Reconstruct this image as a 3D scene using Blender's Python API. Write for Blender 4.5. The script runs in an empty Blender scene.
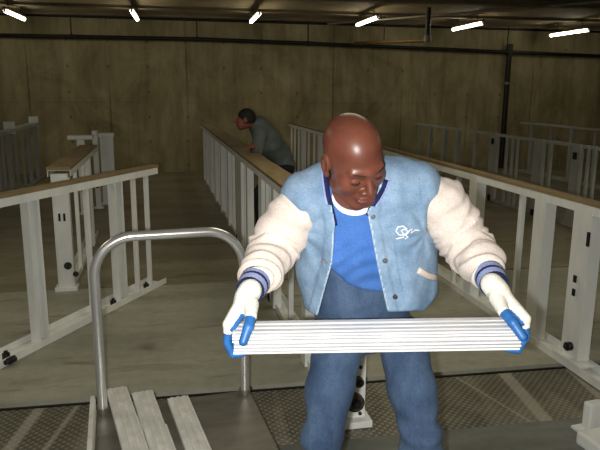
import bpy, bmesh, math, random
import numpy as np
from math import sin, cos, pi, radians, sqrt
from mathutils import Vector, Matrix
random.seed(7)
S = bpy.context.scene
C = S.collection

# ------------------------------------------------------------------ camera
F_PX, CAM_H, PITCH, YAW, ROLL = 634.0, 1.57, radians(12.0), radians(10.3), 0.008
cd = bpy.data.cameras.new('camera'); cam = bpy.data.objects.new('camera', cd); C.objects.link(cam)
cd.sensor_width = 36; cd.lens = 36*F_PX/600; cd.clip_start = 0.02; cd.clip_end = 100
cam.matrix_world = Matrix.Translation((0, 0, CAM_H)) @ Matrix.Rotation(-YAW, 4, 'Z') @ Matrix.Rotation(pi/2-PITCH, 4, 'X') @ Matrix.Rotation(ROLL, 4, 'Z')
S.camera = cam

def P(px, py, Z):
    """measured point: position in the heading frame (x right, y ahead, z up)"""
    u = (px-300)/F_PX; v = (py-225)/F_PX
    u, v = u*cos(ROLL)+v*sin(ROLL), -u*sin(ROLL)+v*cos(ROLL)
    return np.array((u*Z, Z*(cos(PITCH)-v*sin(PITCH)), CAM_H-Z*(sin(PITCH)+v*cos(PITCH))))
def to_world(c):
    x, y, z = c
    return Vector((x*cos(YAW)+y*sin(YAW), -x*sin(YAW)+y*cos(YAW), z))

# ------------------------------------------------------------------ tags
def tag(o, label=None, cat=None, group=None, kind=None):
    if label: o['label'] = label
    if cat: o['category'] = cat
    if group: o['group'] = group
    if kind: o['kind'] = kind
    return o
def empty(name, loc=(0, 0, 0), rz=0, label=None, cat=None, group=None):
    o = bpy.data.objects.new(name, None); C.objects.link(o)
    o.location = loc; o.rotation_euler = (0, 0, rz); o.empty_display_size = .1
    return tag(o, label, cat, group)
def copy_tree(o, parent=None):
    c = o.copy(); C.objects.link(c); c.parent = parent
    for ch in o.children: copy_tree(ch, c)
    return c

# ------------------------------------------------------------------ materials
def srgb(r, g, b):
    f = lambda c: (c/255/12.92) if c/255 <= .04045 else ((c/255+.055)/1.055)**2.4
    return (f(r), f(g), f(b), 1)
def newmat(name):
    m = bpy.data.materials.new(name); m.use_nodes = True
    nt = m.node_tree; b = nt.nodes['Principled BSDF']
    return m, nt, b
def N(nt, t, **kw):
    n = nt.nodes.new(t)
    for k, v in kw.items(): setattr(n, k, v)
    return n
def mix(nt, fac, a, b, mode='MIX'):
    n = nt.nodes.new('ShaderNodeMix'); n.data_type = 'RGBA'; n.blend_type = mode
    for i, v in ((0, fac), (6, a), (7, b)):
        if isinstance(v, bpy.types.NodeSocket): nt.links.new(v, n.inputs[i])
        else: n.inputs[i].default_value = v
    return n.outputs[2]
def mth(nt, op, a, b=None, c=None, clamp=False):
    n = nt.nodes.new('ShaderNodeMath'); n.operation = op; n.use_clamp = clamp
    for i, v in enumerate((a, b, c)):
        if v is None: continue
        if isinstance(v, bpy.types.NodeSocket): nt.links.new(v, n.inputs[i])
        else: n.inputs[i].default_value = v
    return n.outputs[0]
def noise(nt, scale, detail=4, rough=.55, vec=None, dist=0):
    n = nt.nodes.new('ShaderNodeTexNoise'); n.inputs['Scale'].default_value = scale
    n.inputs['Detail'].default_value = detail; n.inputs['Roughness'].default_value = rough
    n.inputs['Distortion'].default_value = dist
    if vec is not None: nt.links.new(vec, n.inputs['Vector'])
    return n.outputs['Fac']
def coords(nt, scale=(1, 1, 1), kind='Object'):
    tc = nt.nodes.new('ShaderNodeTexCoord'); mp = nt.nodes.new('ShaderNodeMapping')
    nt.links.new(tc.outputs[kind], mp.inputs[0]); mp.inputs['Scale'].default_value = scale
    return mp.outputs[0]
def ramp(nt, fac, a, b, lo=.35, hi=.65):
    n = nt.nodes.new('ShaderNodeValToRGB'); nt.links.new(fac, n.inputs[0])
    n.color_ramp.elements[0].position = lo; n.color_ramp.elements[1].position = hi
    n.color_ramp.elements[0].color = a; n.color_ramp.elements[1].color = b
    return n.outputs[0]
def bump(nt, b, h, strength=.3, dist=.01):
    n = nt.nodes.new('ShaderNodeBump'); n.inputs['Strength'].default_value = strength
    n.inputs['Distance'].default_value = dist
    nt.links.new(h, n.inputs['Height']); nt.links.new(n.outputs[0], b.inputs['Normal'])
def simple(name, c1, c2=None, rough=.6, metal=0, scale=8, stretch=(1, 1, 1), bmp=0, bscale=60, spec=.5, lo=.35, hi=.65):
    m, nt, b = newmat(name)
    v = coords(nt, stretch)
    if c2: nt.links.new(ramp(nt, noise(nt, scale, 5, .6, v), c1, c2, lo, hi), b.inputs['Base Color'])
    else: b.inputs['Base Color'].default_value = c1
    b.inputs['Roughness'].default_value = rough; b.inputs['Metallic'].default_value = metal
    b.inputs['Specular IOR Level'].default_value = spec
    if bmp: bump(nt, b, noise(nt, bscale, 4, .6, v), bmp, .004)
    return m

M = {}
M['steel_white'] = simple('painted galvanised steel', srgb(216, 218, 213), srgb(234, 236, 231), .45, .0, 6, (1, 1, .3))
M['steel_dimmed'] = simple('painted steel darkened for dim light', srgb(150, 152, 146), srgb(172, 174, 167), .5, .0, 6, (1, 1, .3))  # railing paint in a darker tone, standing in for the dim far light
M['cap'] = simple('tan cap board', srgb(124, 106, 74), srgb(144, 126, 92), .6, 0, 5, (3, .6, 1))
M['rust'] = simple('dark oily steel', srgb(50, 44, 38), srgb(96, 88, 76), .5, .5, 60)
M['dark'] = simple('black steel', srgb(24, 22, 20), srgb(40, 36, 30), .5, .3, 12)
M['bolt'] = simple('dark bolt', srgb(30, 30, 34), srgb(80, 80, 84), .4, .8, 80)
M['tube'] = simple('stainless tube', srgb(205, 205, 202), srgb(225, 225, 222), .27, .72, 12, (1, 1, .2))
M['slot'] = simple('slot shadow hole', srgb(18, 18, 20), None, .9)
M['pipe_grey'] = simple('grey conduit', srgb(120, 112, 96), srgb(140, 130, 112), .5, .3, 10)
M['pipe_brown'] = simple('rusty red pipe', srgb(96, 70, 40), srgb(120, 90, 50), .6, .2, 10)

def metal_slat():
    m, nt, b = newmat('mill finish aluminium slat')
    v = coords(nt, (1.2, 60, 60))
    n = noise(nt, 5, 4, .6, v)
    nt.links.new(ramp(nt, n, srgb(200, 201, 202), srgb(246, 247, 248), .32, .6), b.inputs['Base Color'])
    b.inputs['Metallic'].default_value = .25; b.inputs['Roughness'].default_value = .42
    bump(nt, b, n, .25, .002)
    return m
M['slat'] = metal_slat()
def dusty_slat():
    m, nt, b = newmat('dusty aluminium slat')
    v = coords(nt, (3, 5, 5))
    nt.links.new(ramp(nt, noise(nt, 5, 4, .6, v), srgb(200, 200, 192), srgb(232, 232, 225), .3, .68), b.inputs['Base Color'])
    b.inputs['Metallic'].default_value = .2; b.inputs['Roughness'].default_value = .5
    return m
M['slat_dusty'] = dusty_slat()

def concrete_floor(name, a, c, seed=0.0, stain=.5):
    m, nt, b = newmat(name)
    v = coords(nt, (1, 1, 1))
    v2 = coords(nt, (.5, 1.6, 1))
    n1 = noise(nt, 1.3+seed, 6, .6, v2, .6); n2 = noise(nt, 14, 5, .7, v)
    base = ramp(nt, n1, a, c, .32, .66)
    speck = ramp(nt, n2, (.86, .86, .86, 1), (1.05, 1.05, 1.05, 1), .3, .65)
    col = mix(nt, 1.0, base, speck, 'MULTIPLY')
    st = ramp(nt, noise(nt, 2.4, 3, .5, coords(nt, (.7, 2.5, 1)), 1.2), (0, 0, 0, 1), (1, 1, 1, 1), .60, .72)
    col = mix(nt, mth(nt, 'MULTIPLY', st, stain), col, srgb(84, 70, 48))
    nt.links.new(col, b.inputs['Base Color'])
    b.inputs['Roughness'].default_value = .5; b.inputs['Specular IOR Level'].default_value = .35
    bump(nt, b, n2, .05, .002)
    return m
M['floor'] = concrete_floor('floor concrete', srgb(142, 142, 127), srgb(172, 171, 155))
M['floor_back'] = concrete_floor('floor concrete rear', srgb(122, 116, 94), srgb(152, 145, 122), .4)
M['plate_front'] = concrete_floor('worn steel floor plate', srgb(90, 92, 86), srgb(124, 126, 118), .9, .2)

def diamond():
    m, nt, b = newmat('diamond tread plate')
    v = coords(nt, (1, 1, 1))
    sep = N(nt, 'ShaderNodeSeparateXYZ'); nt.links.new(v, sep.inputs[0])
    x, y = sep.outputs[0], sep.outputs[1]
    # two crossing families of short lugs
    fx = mth(nt, 'SINE', mth(nt, 'MULTIPLY', mth(nt, 'ADD', x, y), 78.0))
    fy = mth(nt, 'SINE', mth(nt, 'MULTIPLY', mth(nt, 'SUBTRACT', x, y), 78.0))
    lug = mth(nt, 'ABSOLUTE', mth(nt, 'MULTIPLY', fx, fy))
    wear = noise(nt, 7, 4, .6, v)
    base = ramp(nt, lug, srgb(84, 82, 68), srgb(142, 139, 120), .3, .9)
    # lighter streaks and narrow bands across the strip
    vs = coords(nt, (1, .12, 1))
    streak = ramp(nt, noise(nt, 5.5, 2, .4, vs), (0, 0, 0, 1), (1, 1, 1, 1), .54, .66)
    col = mix(nt, mth(nt, 'MULTIPLY', streak, .3), base, srgb(190, 184, 164))
    for x0, k, wd in ((1.74, .10, .045), (2.17, .12, .06), (-.80, .15, .035), (-.63, .2, .02), (-1.02, .1, .05), (1.55, -.3, .014)):
        dd = mth(nt, 'ABSOLUTE', mth(nt, 'SUBTRACT', mth(nt, 'SUBTRACT', x, x0), mth(nt, 'MULTIPLY', mth(nt, 'SUBTRACT', y, 2.86), k)))
        bnd = mth(nt, 'MULTIPLY', mth(nt, 'SUBTRACT', wd, dd), 60.0, clamp=True)
        col = mix(nt, mth(nt, 'MULTIPLY', bnd, .55), col, srgb(200, 196, 180))
    col = mix(nt, .25, col, ramp(nt, wear, srgb(60, 56, 44), srgb(130, 126, 112)))
    nt.links.new(col, b.inputs['Base Color'])
    b.inputs['Roughness'].default_value = .55; b.inputs['Metallic'].default_value = .1
    bump(nt, b, lug, .6, .004)
    return m
M['diamond'] = diamond()

def deck():
    m, nt, b = newmat('trolley deck steel')
    v = coords(nt, (1, 3, 1))
    n = noise(nt, 3, 5, .6, v)
    nt.links.new(ramp(nt, n, srgb(100, 97, 88), srgb(136, 132, 120), .35, .65), b.inputs['Base Color'])
    b.inputs['Metallic'].default_value = .45; b.inputs['Roughness'].default_value = .38
    bump(nt, b, noise(nt, 60, 3, .6, v), .1, .002)
    return m
M['deck'] = deck()

def concrete_wall():
    m, nt, b = newmat('board marked concrete wall')
    v = coords(nt, (1, 1, 1))
    sep = N(nt, 'ShaderNodeSeparateXYZ'); nt.links.new(v, sep.inputs[0])
    x, z = sep.outputs[0], sep.outputs[2]
    n1 = noise(nt, .9, 8, .7, coords(nt, (1.2, 1, .8)), .8)
    n2 = noise(nt, 2.6, 5, .65, coords(nt, (2.2, 1, .25)), .4)
    base = ramp(nt, n1, srgb(134, 124, 92), srgb(182, 170, 130), .34, .66)
    run = ramp(nt, n2, srgb(158, 150, 136), (1, 1, 1, 1), .3, .58)
    col = mix(nt, .45, base, run, 'MULTIPLY')
    # formwork panel joints every 1.4 m, and a lift joint
    mx = mth(nt, 'ABSOLUTE', mth(nt, 'SUBTRACT', mth(nt, 'FRACT', mth(nt, 'MULTIPLY', mth(nt, 'ADD', x, 20.52), 1/1.42)), .5))
    jx = mth(nt, 'LESS_THAN', mx, .012)
    mz = mth(nt, 'ABSOLUTE', mth(nt, 'SUBTRACT', z, 1.32))
    jz = mth(nt, 'LESS_THAN', mz, .012)
    j = mth(nt, 'MAXIMUM', jx, mth(nt, 'MULTIPLY', jz, .3))
    # tie holes
    hx = mth(nt, 'MULTIPLY', mth(nt, 'SUBTRACT', mth(nt, 'FRACT', mth(nt, 'MULTIPLY', mth(nt, 'ADD', x, 20.17), 1/.71)), .5), .71)
    hz = mth(nt, 'MULTIPLY', mth(nt, 'SUBTRACT', mth(nt, 'FRACT', mth(nt, 'MULTIPLY', mth(nt, 'ADD', z, .1), 1/.46)), .5), .46)
    r = mth(nt, 'SQRT', mth(nt, 'ADD', mth(nt, 'MULTIPLY', hx, hx), mth(nt, 'MULTIPLY', hz, hz)))
    hole = mth(nt, 'LESS_THAN', r, .028)
    hole = mth(nt, 'MULTIPLY', hole, mth(nt, 'GREATER_THAN', noise(nt, .8, 1, .5, v), .5))
    j = mth(nt, 'MULTIPLY', j, ramp(nt, noise(nt, .55, 2, .5, v), (0, 0, 0, 1), (1, 1, 1, 1), .4, .6))
    d = mth(nt, 'MAXIMUM', j, hole)
    col = mix(nt, mth(nt, 'MULTIPLY', d, .42), col, srgb(50, 45, 34))
    nt.links.new(col, b.inputs['Base Color'])
    b.inputs['Roughness'].default_value = .85; b.inputs['Specular IOR Level'].default_value = .2
    bump(nt, b, mth(nt, 'SUBTRACT', noise(nt, 20, 5, .6, v), d), .3, .01)
    return m
M['wall'] = concrete_wall()
M['ceiling'] = simple('ceiling deck', srgb(112, 98, 70), srgb(158, 136, 92), .85, 0, 1.5)
M['beam'] = simple('ceiling beam', srgb(92, 82, 62), srgb(120, 106, 78), .7, .1, 3, (.4, 1, 1))
def emis(name, col, st):
    m, nt, b = newmat(name)
    b.inputs['Emission Color'].default_value = col; b.inputs['Emission Strength'].default_value = st
    b.inputs['Base Color'].default_value = (.8, .8, .8, 1)
    return m
M['lamp'] = emis('lit fluorescent tube', (1, .95, .76, 1), 13.5)
M['lamp_dim'] = emis('lit fluorescent tube end', (1, .82, .45, 1), 2.5)

# clothes and skin
def cloth(name, a, b_, scale=9, rough=.85, weave=260, wb=.15, lo=.35, hi=.65, stretch=(1, 1, 1), sheen=.03):
    m, nt, b = newmat(name)
    v = coords(nt, stretch)
    c = ramp(nt, noise(nt, scale, 6, .65, v), a, b_, lo, hi)
    fine = ramp(nt, noise(nt, weave, 3, .7, v), (.82, .82, .82, 1), (1.08, 1.08, 1.08, 1), .35, .65)
    nt.links.new(mix(nt, 1.0, c, fine, 'MULTIPLY'), b.inputs['Base Color'])
    b.inputs['Roughness'].default_value = rough; b.inputs['Specular IOR Level'].default_value = .15
    b.inputs['Sheen Weight'].default_value = sheen
    bump(nt, b, noise(nt, 45, 5, .6, v), wb, .004)
    return m
M['denim_light'] = cloth('washed light denim', srgb(102, 131, 160), srgb(150, 175, 200), 12, wb=.4, lo=.3, hi=.7)
M['denim_seam'] = cloth('bleached denim seam', srgb(160, 186, 210), srgb(190, 208, 224), 20)
M['sleeve'] = cloth('cream canvas sleeve', srgb(208, 194, 182), srgb(228, 216, 206), 7, wb=.3)
M['tee'] = cloth('royal blue cotton', srgb(62, 106, 176), srgb(80, 124, 194), 5, wb=.2)
M['jeans'] = cloth('blue jeans', srgb(50, 68, 96), srgb(88, 110, 138), 9, lo=.3, hi=.7, stretch=(1, 1, .5))
M['knit_navy'] = cloth('navy rib knit', srgb(26, 32, 66), srgb(38, 46, 90), 30)
M['knit_lilac'] = cloth('pale blue rib knit', srgb(140, 152, 196), srgb(160, 172, 212), 30)
M['undershirt'] = cloth('white undershirt', srgb(225, 225, 225), srgb(240, 240, 238), 10)
M['glove_white'] = cloth('white knit glove', srgb(226, 222, 206), srgb(242, 240, 228), 30, wb=.3)
M['glove_blue'] = simple('blue rubber palm', srgb(34, 92, 156), srgb(50, 110, 176), .45, 0, 30, bmp=.2)
M['logo'] = simple('white embroidery', srgb(226, 232, 236), None, .8)
M['boot'] = simple('brown work boot', srgb(70, 50, 34), srgb(94, 68, 46), .6, 0, 12)
M['grey_shirt'] = cloth('grey work shirt', srgb(84, 92, 92), srgb(104, 112, 110), 6)
M['dark_trousers'] = cloth('dark trousers', srgb(30, 30, 34), srgb(44, 44, 48), 6)
M['hair'] = simple('short black hair', srgb(12, 11, 11), srgb(26, 24, 22), .8, 0, 80, bmp=.4)
def skin(name, a, c, rough=.37):
    m, nt, b = newmat(name)
    v = coords(nt, (1, 1, 1))
    nt.links.new(ramp(nt, noise(nt, 14, 5, .6, v), a, c, .3, .7), b.inputs['Base Color'])
    b.inputs['Roughness'].default_value = rough; b.inputs['Specular IOR Level'].default_value = .4
    b.inputs['Subsurface Weight'].default_value = .08; b.inputs['Subsurface Radius'].default_value = (.012, .005, .003)
    bump(nt, b, noise(nt, 160, 3, .6, v), .12, .0015)
    return m
M['skin'] = skin('dark brown skin', srgb(92, 53, 41), srgb(114, 66, 50))
M['skin_lip'] = skin('lip skin', srgb(104, 56, 46), srgb(120, 66, 54), .4)
M['skin_far'] = skin('tan skin', srgb(120, 72, 58), srgb(134, 82, 66), .6)

# ------------------------------------------------------------------ mesh builder
class MB:
    def __init__(s): s.v = []; s.f = []; s.mi = []; s.sm = []
    def add(s, vs, fs, mi=0, smooth=False, M4=None):
        o = len(s.v)
        for p in vs:
            p = Vector(p)
            if M4 is not None: p = M4 @ p
            s.v.append(p)
        for f in fs: s.f.append([o+i for i in f]); s.mi.append(mi); s.sm.append(smooth)
        return s
    def box(s, x0, x1, y0, y1, z0, z1, mi=0, M4=None, bev=0):
        if bev:
            bm = bmesh.new(); bmesh.ops.create_cube(bm, size=1)
            for v in bm.verts: v.co = Vector(((x0+x1)/2+v.co.x*(x1-x0), (y0+y1)/2+v.co.y*(y1-y0), (z0+z1)/2+v.co.z*(z1-z0)))
            bmesh.ops.bevel(bm, geom=list(bm.edges), offset=bev, segments=2, affect='EDGES', profile=.6)
            bm.verts.index_update()
            s.add([v.co.copy() for v in bm.verts], [[v.index for v in f.verts] for f in bm.faces], mi, False, M4); bm.free(); return s
        vs = [(x, y, z) for z in (z0, z1) for y in (y0, y1) for x in (x0, x1)]
        fs = [(0, 2, 3, 1), (4, 5, 7, 6), (0, 1, 5, 4), (2, 6, 7, 3), (0, 4, 6, 2), (1, 3, 7, 5)]
        return s.add(vs, fs, mi, False, M4)
    def tube(s, pts, r, n=16, mi=0, cap=True, M4=None):
        pts = [Vector(p) for p in pts]; rr = r if hasattr(r, '__len__') else [r]*len(pts)
        up = None; rings = []
        for i, p in enumerate(pts):
            d = (pts[min(i+1, len(pts)-1)]-pts[max(i-1, 0)]).normalized()
            if up is None:
                a = Vector((0, 0, 1)) if abs(d.z) < .9 else Vector((1, 0, 0))
                up = (a-d*a.dot(d)).normalized()
            else: up = (up-d*up.dot(d)).normalized()
            w = d.cross(up)
            rings.append([p+(up*cos(2*pi*k/n)+w*sin(2*pi*k/n))*rr[i] for k in range(n)])
        vs = [q for R in rings for q in R]; fs = []
        for i in range(len(pts)-1):
            for k in range(n):
                a, b = i*n+k, i*n+(k+1) % n
                fs.append((a, b, b+n, a+n))
        s.add(vs, fs, mi, True, M4)
        if cap:
            s.add(rings[0][::-1], [list(range(n))], mi, False, M4); s.add(rings[-1], [list(range(n))], mi, False, M4)
        return s
    def prism(s, prof, x0, x1, mi=0, M4=None):
        """closed (y,z) profile swept along x"""
        n = len(prof)
        vs = [(x0, y, z) for y, z in prof]+[(x1, y, z) for y, z in prof]
        fs = [(i, (i+1) % n, (i+1) % n+n, i+n) for i in range(n)]+[list(range(n))[::-1], list(range(n, 2*n))]
        return s.add(vs, fs, mi, False, M4)
    def build(s, name, mats, parent=None, loc=None):
        me = bpy.data.meshes.new(name); me.from_pydata([tuple(p) for p in s.v], [], s.f)
        if not isinstance(mats, (list, tuple)): mats = [mats]
        for m in mats: me.materials.append(m)
        me.polygons.foreach_set('material_index', s.mi); me.polygons.foreach_set('use_smooth', s.sm)
        me.update()
        bm = bmesh.new(); bm.from_mesh(me); bmesh.ops.recalc_face_normals(bm, faces=bm.faces); bm.to_mesh(me); bm.free()
        o = bpy.data.objects.new(name, me); C.objects.link(o)
        if parent: o.parent = parent
        if loc: o.location = loc
        return o
def struct(name, mb, mat):
    return tag(mb.build(name, mat), kind='structure')

# ------------------------------------------------------------------ the room
WALL_Y, CEIL = 12.48, 2.88
struct('wall_back', MB().box(-9, 16, WALL_Y, WALL_Y+.3, -.2, CEIL+.1), M['wall'])
struct('wall_left', MB().box(-9.3, -9, -4, WALL_Y+.3, -.2, CEIL+.1), M['wall'])
struct('wall_right', MB().box(16, 16.3, -4, WALL_Y+.3, -.2, CEIL+.1), M['wall'])
struct('wall_front', MB().box(-9.3, 16.3, -4.3, -4, -.2, CEIL+.1), M['wall'])
struct('ceiling', MB().box(-9.3, 16.3, -4.3, WALL_Y+.3, CEIL, CEIL+.25), M['ceiling'])
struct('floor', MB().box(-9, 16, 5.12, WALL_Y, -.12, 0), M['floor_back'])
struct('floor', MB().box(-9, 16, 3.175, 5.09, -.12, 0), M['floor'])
struct('floor', MB().box(-9, 2.33, 2.59, 3.125, -.12, -.012), M['diamond'])
struct('floor', MB().box(2.34, 16, 2.59, 3.125, -.12, -.004), M['floor'])
struct('floor', MB().box(-9, 16, -4, 2.575, -.12, -.004), M['plate_front'])
struct('floor', MB().box(-9.3, 16.3, -4.3, WALL_Y+.3, -.3, -.121), M['dark'])
struct('trim_1', MB().box(-9, 16, 3.127, 3.139, -.12, -.004), M['dark'])
for i, (y, h) in enumerate(((12.05, .06), (11.0, .05), (8.9, .1), (6.9, .1), (5.4, .1), (3.9, .1), (2.4, .1))):
    mb = MB()
    mb.box(-9, 16, y-.07, y+.07, CEIL-h, CEIL-h+.012).box(-9, 16, y-.006, y+.006, CEIL-h+.012, CEIL)
    mb.box(-9, 16, y-.07, y+.07, CEIL-.012, CEIL)
    struct('trim_%d' % (i+2), mb, M['beam'])

# ------------------------------------------------------------------ fluorescent lamps
LAMPS = [(-2.6, 11.2, 2.70, 'fluorescent lamp at the far left end of the row along the rear ceiling'),
         (-.72, 10.75, 2.70, 'fluorescent lamp hung above and left of the long central railing'),
         (1.17, 10.65, 2.70, 'short looking fluorescent lamp above the person in the grey shirt'),
         (3.05, 10.7, 2.70, 'fluorescent lamp just left of the vertical ceiling drop pipe'),
         (5.0, 11.05, 2.70, 'fluorescent lamp to the right of the ceiling drop pipe, above the black downpipe'),
         (7.15, 11.3, 2.66, 'fluorescent lamp at the far right end of the row along the rear ceiling')]
for i, (x, y, z, lb) in enumerate(LAMPS):
    t = empty('fluorescent_lamp', (x, y, z+.03), 0, lb, 'ceiling lamp', 'fluorescent lamps along the rear ceiling')
    MB().box(-.03, .03, -.63, .63, 0, .03, bev=.006).build('housing', M['beam'], t)
    MB().tube([(0, -.60, -.028), (0, .60, -.028)], .027, 12).build('tube', M['lamp'], t)
    for sy in (-1, 1):
        MB().box(-.018, .018, sy*.60-.012 if sy > 0 else -.625, .625 if sy > 0 else -.588, -.05, .0).build('lamp_holder', M['steel_white'], t)
    for sy in (-.4, .4):
        MB().tube([(0, sy, .03), (0, sy, CEIL-z-.03)], .006, 8).build('hanger_rod', M['dark'], t)

# ------------------------------------------------------------------ pipes
pp = empty('sprinkler_pipe', (0, WALL_Y-.09, 2.5), 0, 'long black horizontal pipe running along the whole rear concrete wall', 'pipe')
pts = [(-8.5, 0, -.02), (-3.6, 0, -.025), (.35, 0, -.015), (2.2, 0, -.045), (5.0, 0, -.105), (9.0, 0, -.19), (15.5, 0, -.28)]
MB().tube(pts, .036, 12).build('pipe_run', M['dark'], pp)
for x, z in ((-3.4, -.025), (-1.95, -.02), (.28, -.015), (2.38, -.049), (6.5, -.137), (9.5, -.197)):
    MB().tube([(x, 0, z+.03), (x, 0, CEIL-2.5)], .013, 8).build('hanger_rod', M['dark'], pp)
    MB().tube([(x-.03, 0, z), (x+.03, 0, z)], .045, 12).build('pipe_clamp', M['dark'], pp)
dp = empty('downpipe', (6.56, WALL_Y-.08, 1.1), 0, 'black vertical pipe on the rear wall at right, joined to the long horizontal pipe', 'pipe')
MB().tube([(0, 0, -1.098), (0, 0, 1.23)], .052, 14).tube([(0, 0, 1.2), (0, 0, 1.42)], .066, 14).build('pipe_run', M['dark'], dp)
MB().tube([(0, 0, .62), (0, 0, .67)], .062, 14).build('pipe_joint', M['pipe_grey'], dp)
cp = empty('ceiling_drop_pipe', (3.9, 10.1, 2.4), 0, 'vertical ceiling drop pipe with a rusty branch reaching the long wall pipe', 'pipe')
MB().tube([(0, 0, .0), (0, 0, CEIL-2.4)], .04, 12).build('pipe_run', M['dark'], cp)
MB().tube([(0, 0, .0), (-.04, .05, -.03), (-.35, 1.2, .02), (-.62, 2.15, .06)], .028, 12).build('branch_pipe', M['pipe_brown'], cp)
MB().tube([(0, 0, -.05), (0, 0, .05)], .06, 12).build('elbow', M['pipe_grey'], cp)
for (x, y, lb) in ((3.55, 11.3, 'thin threaded rod hanging from the ceiling left of the drop pipe'),):
    tag(MB().tube([(x, y, 2.45), (x, y, CEIL)], .012, 8).build('hanging_rod', M['dark']), lb, 'rod')
cc = [(1.3, 12.1, 2.74), (4.0, 9.6, 2.79), (5.5, 8.0, 2.80)]
tag(MB().tube([(2.7, 12.1, 2.79), (4.9, 9.3, 2.79), (6.6, 6.9, 2.79)], .022, 10).build('conduit', M['pipe_grey']), 'thin grey conduit crossing under the ceiling diagonally between two lamps', 'pipe')
tag(MB().tube([(-6, 12.455, 2.85), (12, 12.455, 2.80)], .023, 10).build('conduit', M['dark']), 'dark conduit running high along the top of the rear wall below the ceiling', 'pipe')

# ------------------------------------------------------------------ stud railings
def cstud(w, d, h, along_face=True, z0=.03):
    """lipped C stud: web faces -x, w along y, d along x; the slim ones are square bars"""
    t = .006
    mb = MB()
    if w < .06: return mb.box(-.016, .016, -w*.4, w*.4, z0, h, bev=.003)
    mb.box(-d/2, -d/2+t, -w/2, w/2, z0, h)
    mb.box(-d/2+t, d/2, -w/2, -w/2+t, z0, h).box(-d/2+t, d/2, w/2-t, w/2, z0, h)
    mb.box(d/2-t, d/2, -w/2+t, -w/2+.018, z0, h).box(d/2-t, d/2, w/2-.018, w/2-t, z0, h)
    return mb
def railing(name, p0, p1, width, studs, label, h=.98, top_h=.05, cap=True, track=True, trackw=None, extra=None, group=None, sd=None, so=0, mat='steel_white'):
    """p0 near end, p1 far end (world x,y); studs: (distance, size along the run)"""
    a = Vector((p0[0], p0[1], 0)); b = Vector((p1[0], p1[1], 0)); L = (b-a).length; d = (b-a)/L
    rz = math.atan2(d.y, d.x)-pi/2
    t = empty(name, a, rz, label, 'railing', group)
    W = width/2; TW = (trackw or width)/2
    if track:
        g = .006
        mb = MB().box(-TW, TW, 0, L, 0, g).box(-TW, -TW+g, 0, L, g, .045).box(TW-g, TW, 0, L, g, .045)
        mb.build('bottom_track', M[mat], t)
    g = .005; z1 = h-(.022 if cap else 0)
    mb = MB().box(-W, W, 0, L, z1-g, z1).box(-W, -W+g, 0, L, z1-top_h, z1-g).box(W-g, W, 0, L, z1-top_h, z1-g)
    mb.build('top_rail', M[mat], t)
    if cap:
        MB().box(-W-.004, W+.004, -.01, L+.01, z1, h, bev=.003).build('cap_board', M['cap'], t)
    for (s, w) in studs:
        dd = (sd or width-.016); o = cstud(w, dd, z1-g, z0=.007 if track else 0.0).build('stud', M[mat], t, (so, s, 0))
    return t

def bolt_disc(parent, x, y, z, r=.02, d=.03, name='bolt', mat='bolt'):
    MB().tube([(x, y, z), (x-d, y, z)], r, 12).tube([(x-d, y, z), (x-d-.012, y, z)], r*.55, 6).build(name, M[mat], parent)

# D: right railing
D0 = 1.4
dx = lambda Y: 2.225-.03*(Y-3)
Ds = [(3.15, .16), (3.57, .12), (3.83, .045), (4.46, .12), (4.78, .045), (5.3, .1), (5.75, .045), (6.2, .1), (6.8, .05), (7.3, .1), (7.9, .05), (8.4, .1), (9.0, .05), (9.5, .1), (9.9, .05), (10.3, .05), (10.7, .09), (11.1, .05), (11.45, .05), (2.5, .1), (1.9, .05), (11.75, .05)]
rD = railing('stud_railing', (dx(D0), D0), (dx(11.9), 11.9), .065, [(Y-D0, w) for Y, w in Ds],
             'long pale stud railing at right, beside the arm of the man in denim', trackw=.14, sd=.075)
for z in (.45, .53):
    MB().box(-.059, -.052, -.012+3.14-D0, .012+3.14-D0, z-.02, z+.02).build('slot', M['slot'], rD)
MB().box(-.061, -.052, 3.05-D0, 3.07-D0, .74, .82).build('slot', M['slot'], rD)
bolt_disc(rD, -.052, 3.12-D0, .13, .026, .03)
MB().box(-.075, .03, 3.0-D0, 3.26-D0, .0465, .056).build('foot_plate', M['steel_white'], rD)

# C: central railing with roller end post
cx = lambda Y: .735-.042*(Y-2.72)
Cs = [(3.4, .1), (3.9, .05), (4.42, .1), (4.62, .04), (4.78, .05), (4.95, .1), (5.12, .04), (5.75, .1), (6.0, .04), (6.35, .42), (7.0, .05), (7.35, .1), (7.7, .05), (8.2, .1), (8.6, .05), (9.0, .1), (9.4, .05), (9.8, .1), (10.3, .05), (10.7, .1), (11.2, .1)]
rC = railing('stud_railing', (cx(3.0), 3.0), (cx(11.5), 11.5), .17, [(Y-3.0, w) for Y, w in Cs if Y > 3.05],
             'long central stud railing with tan cap, running from the jacket man to the rear wall', trackw=.1, sd=.06, so=-.035)
for s in (1.42, 1.95, 3.35):
    MB().box(-.094, -.0865, s-.01, s+.03, .05, .12).build('slot', M['slot'], rC)
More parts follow.
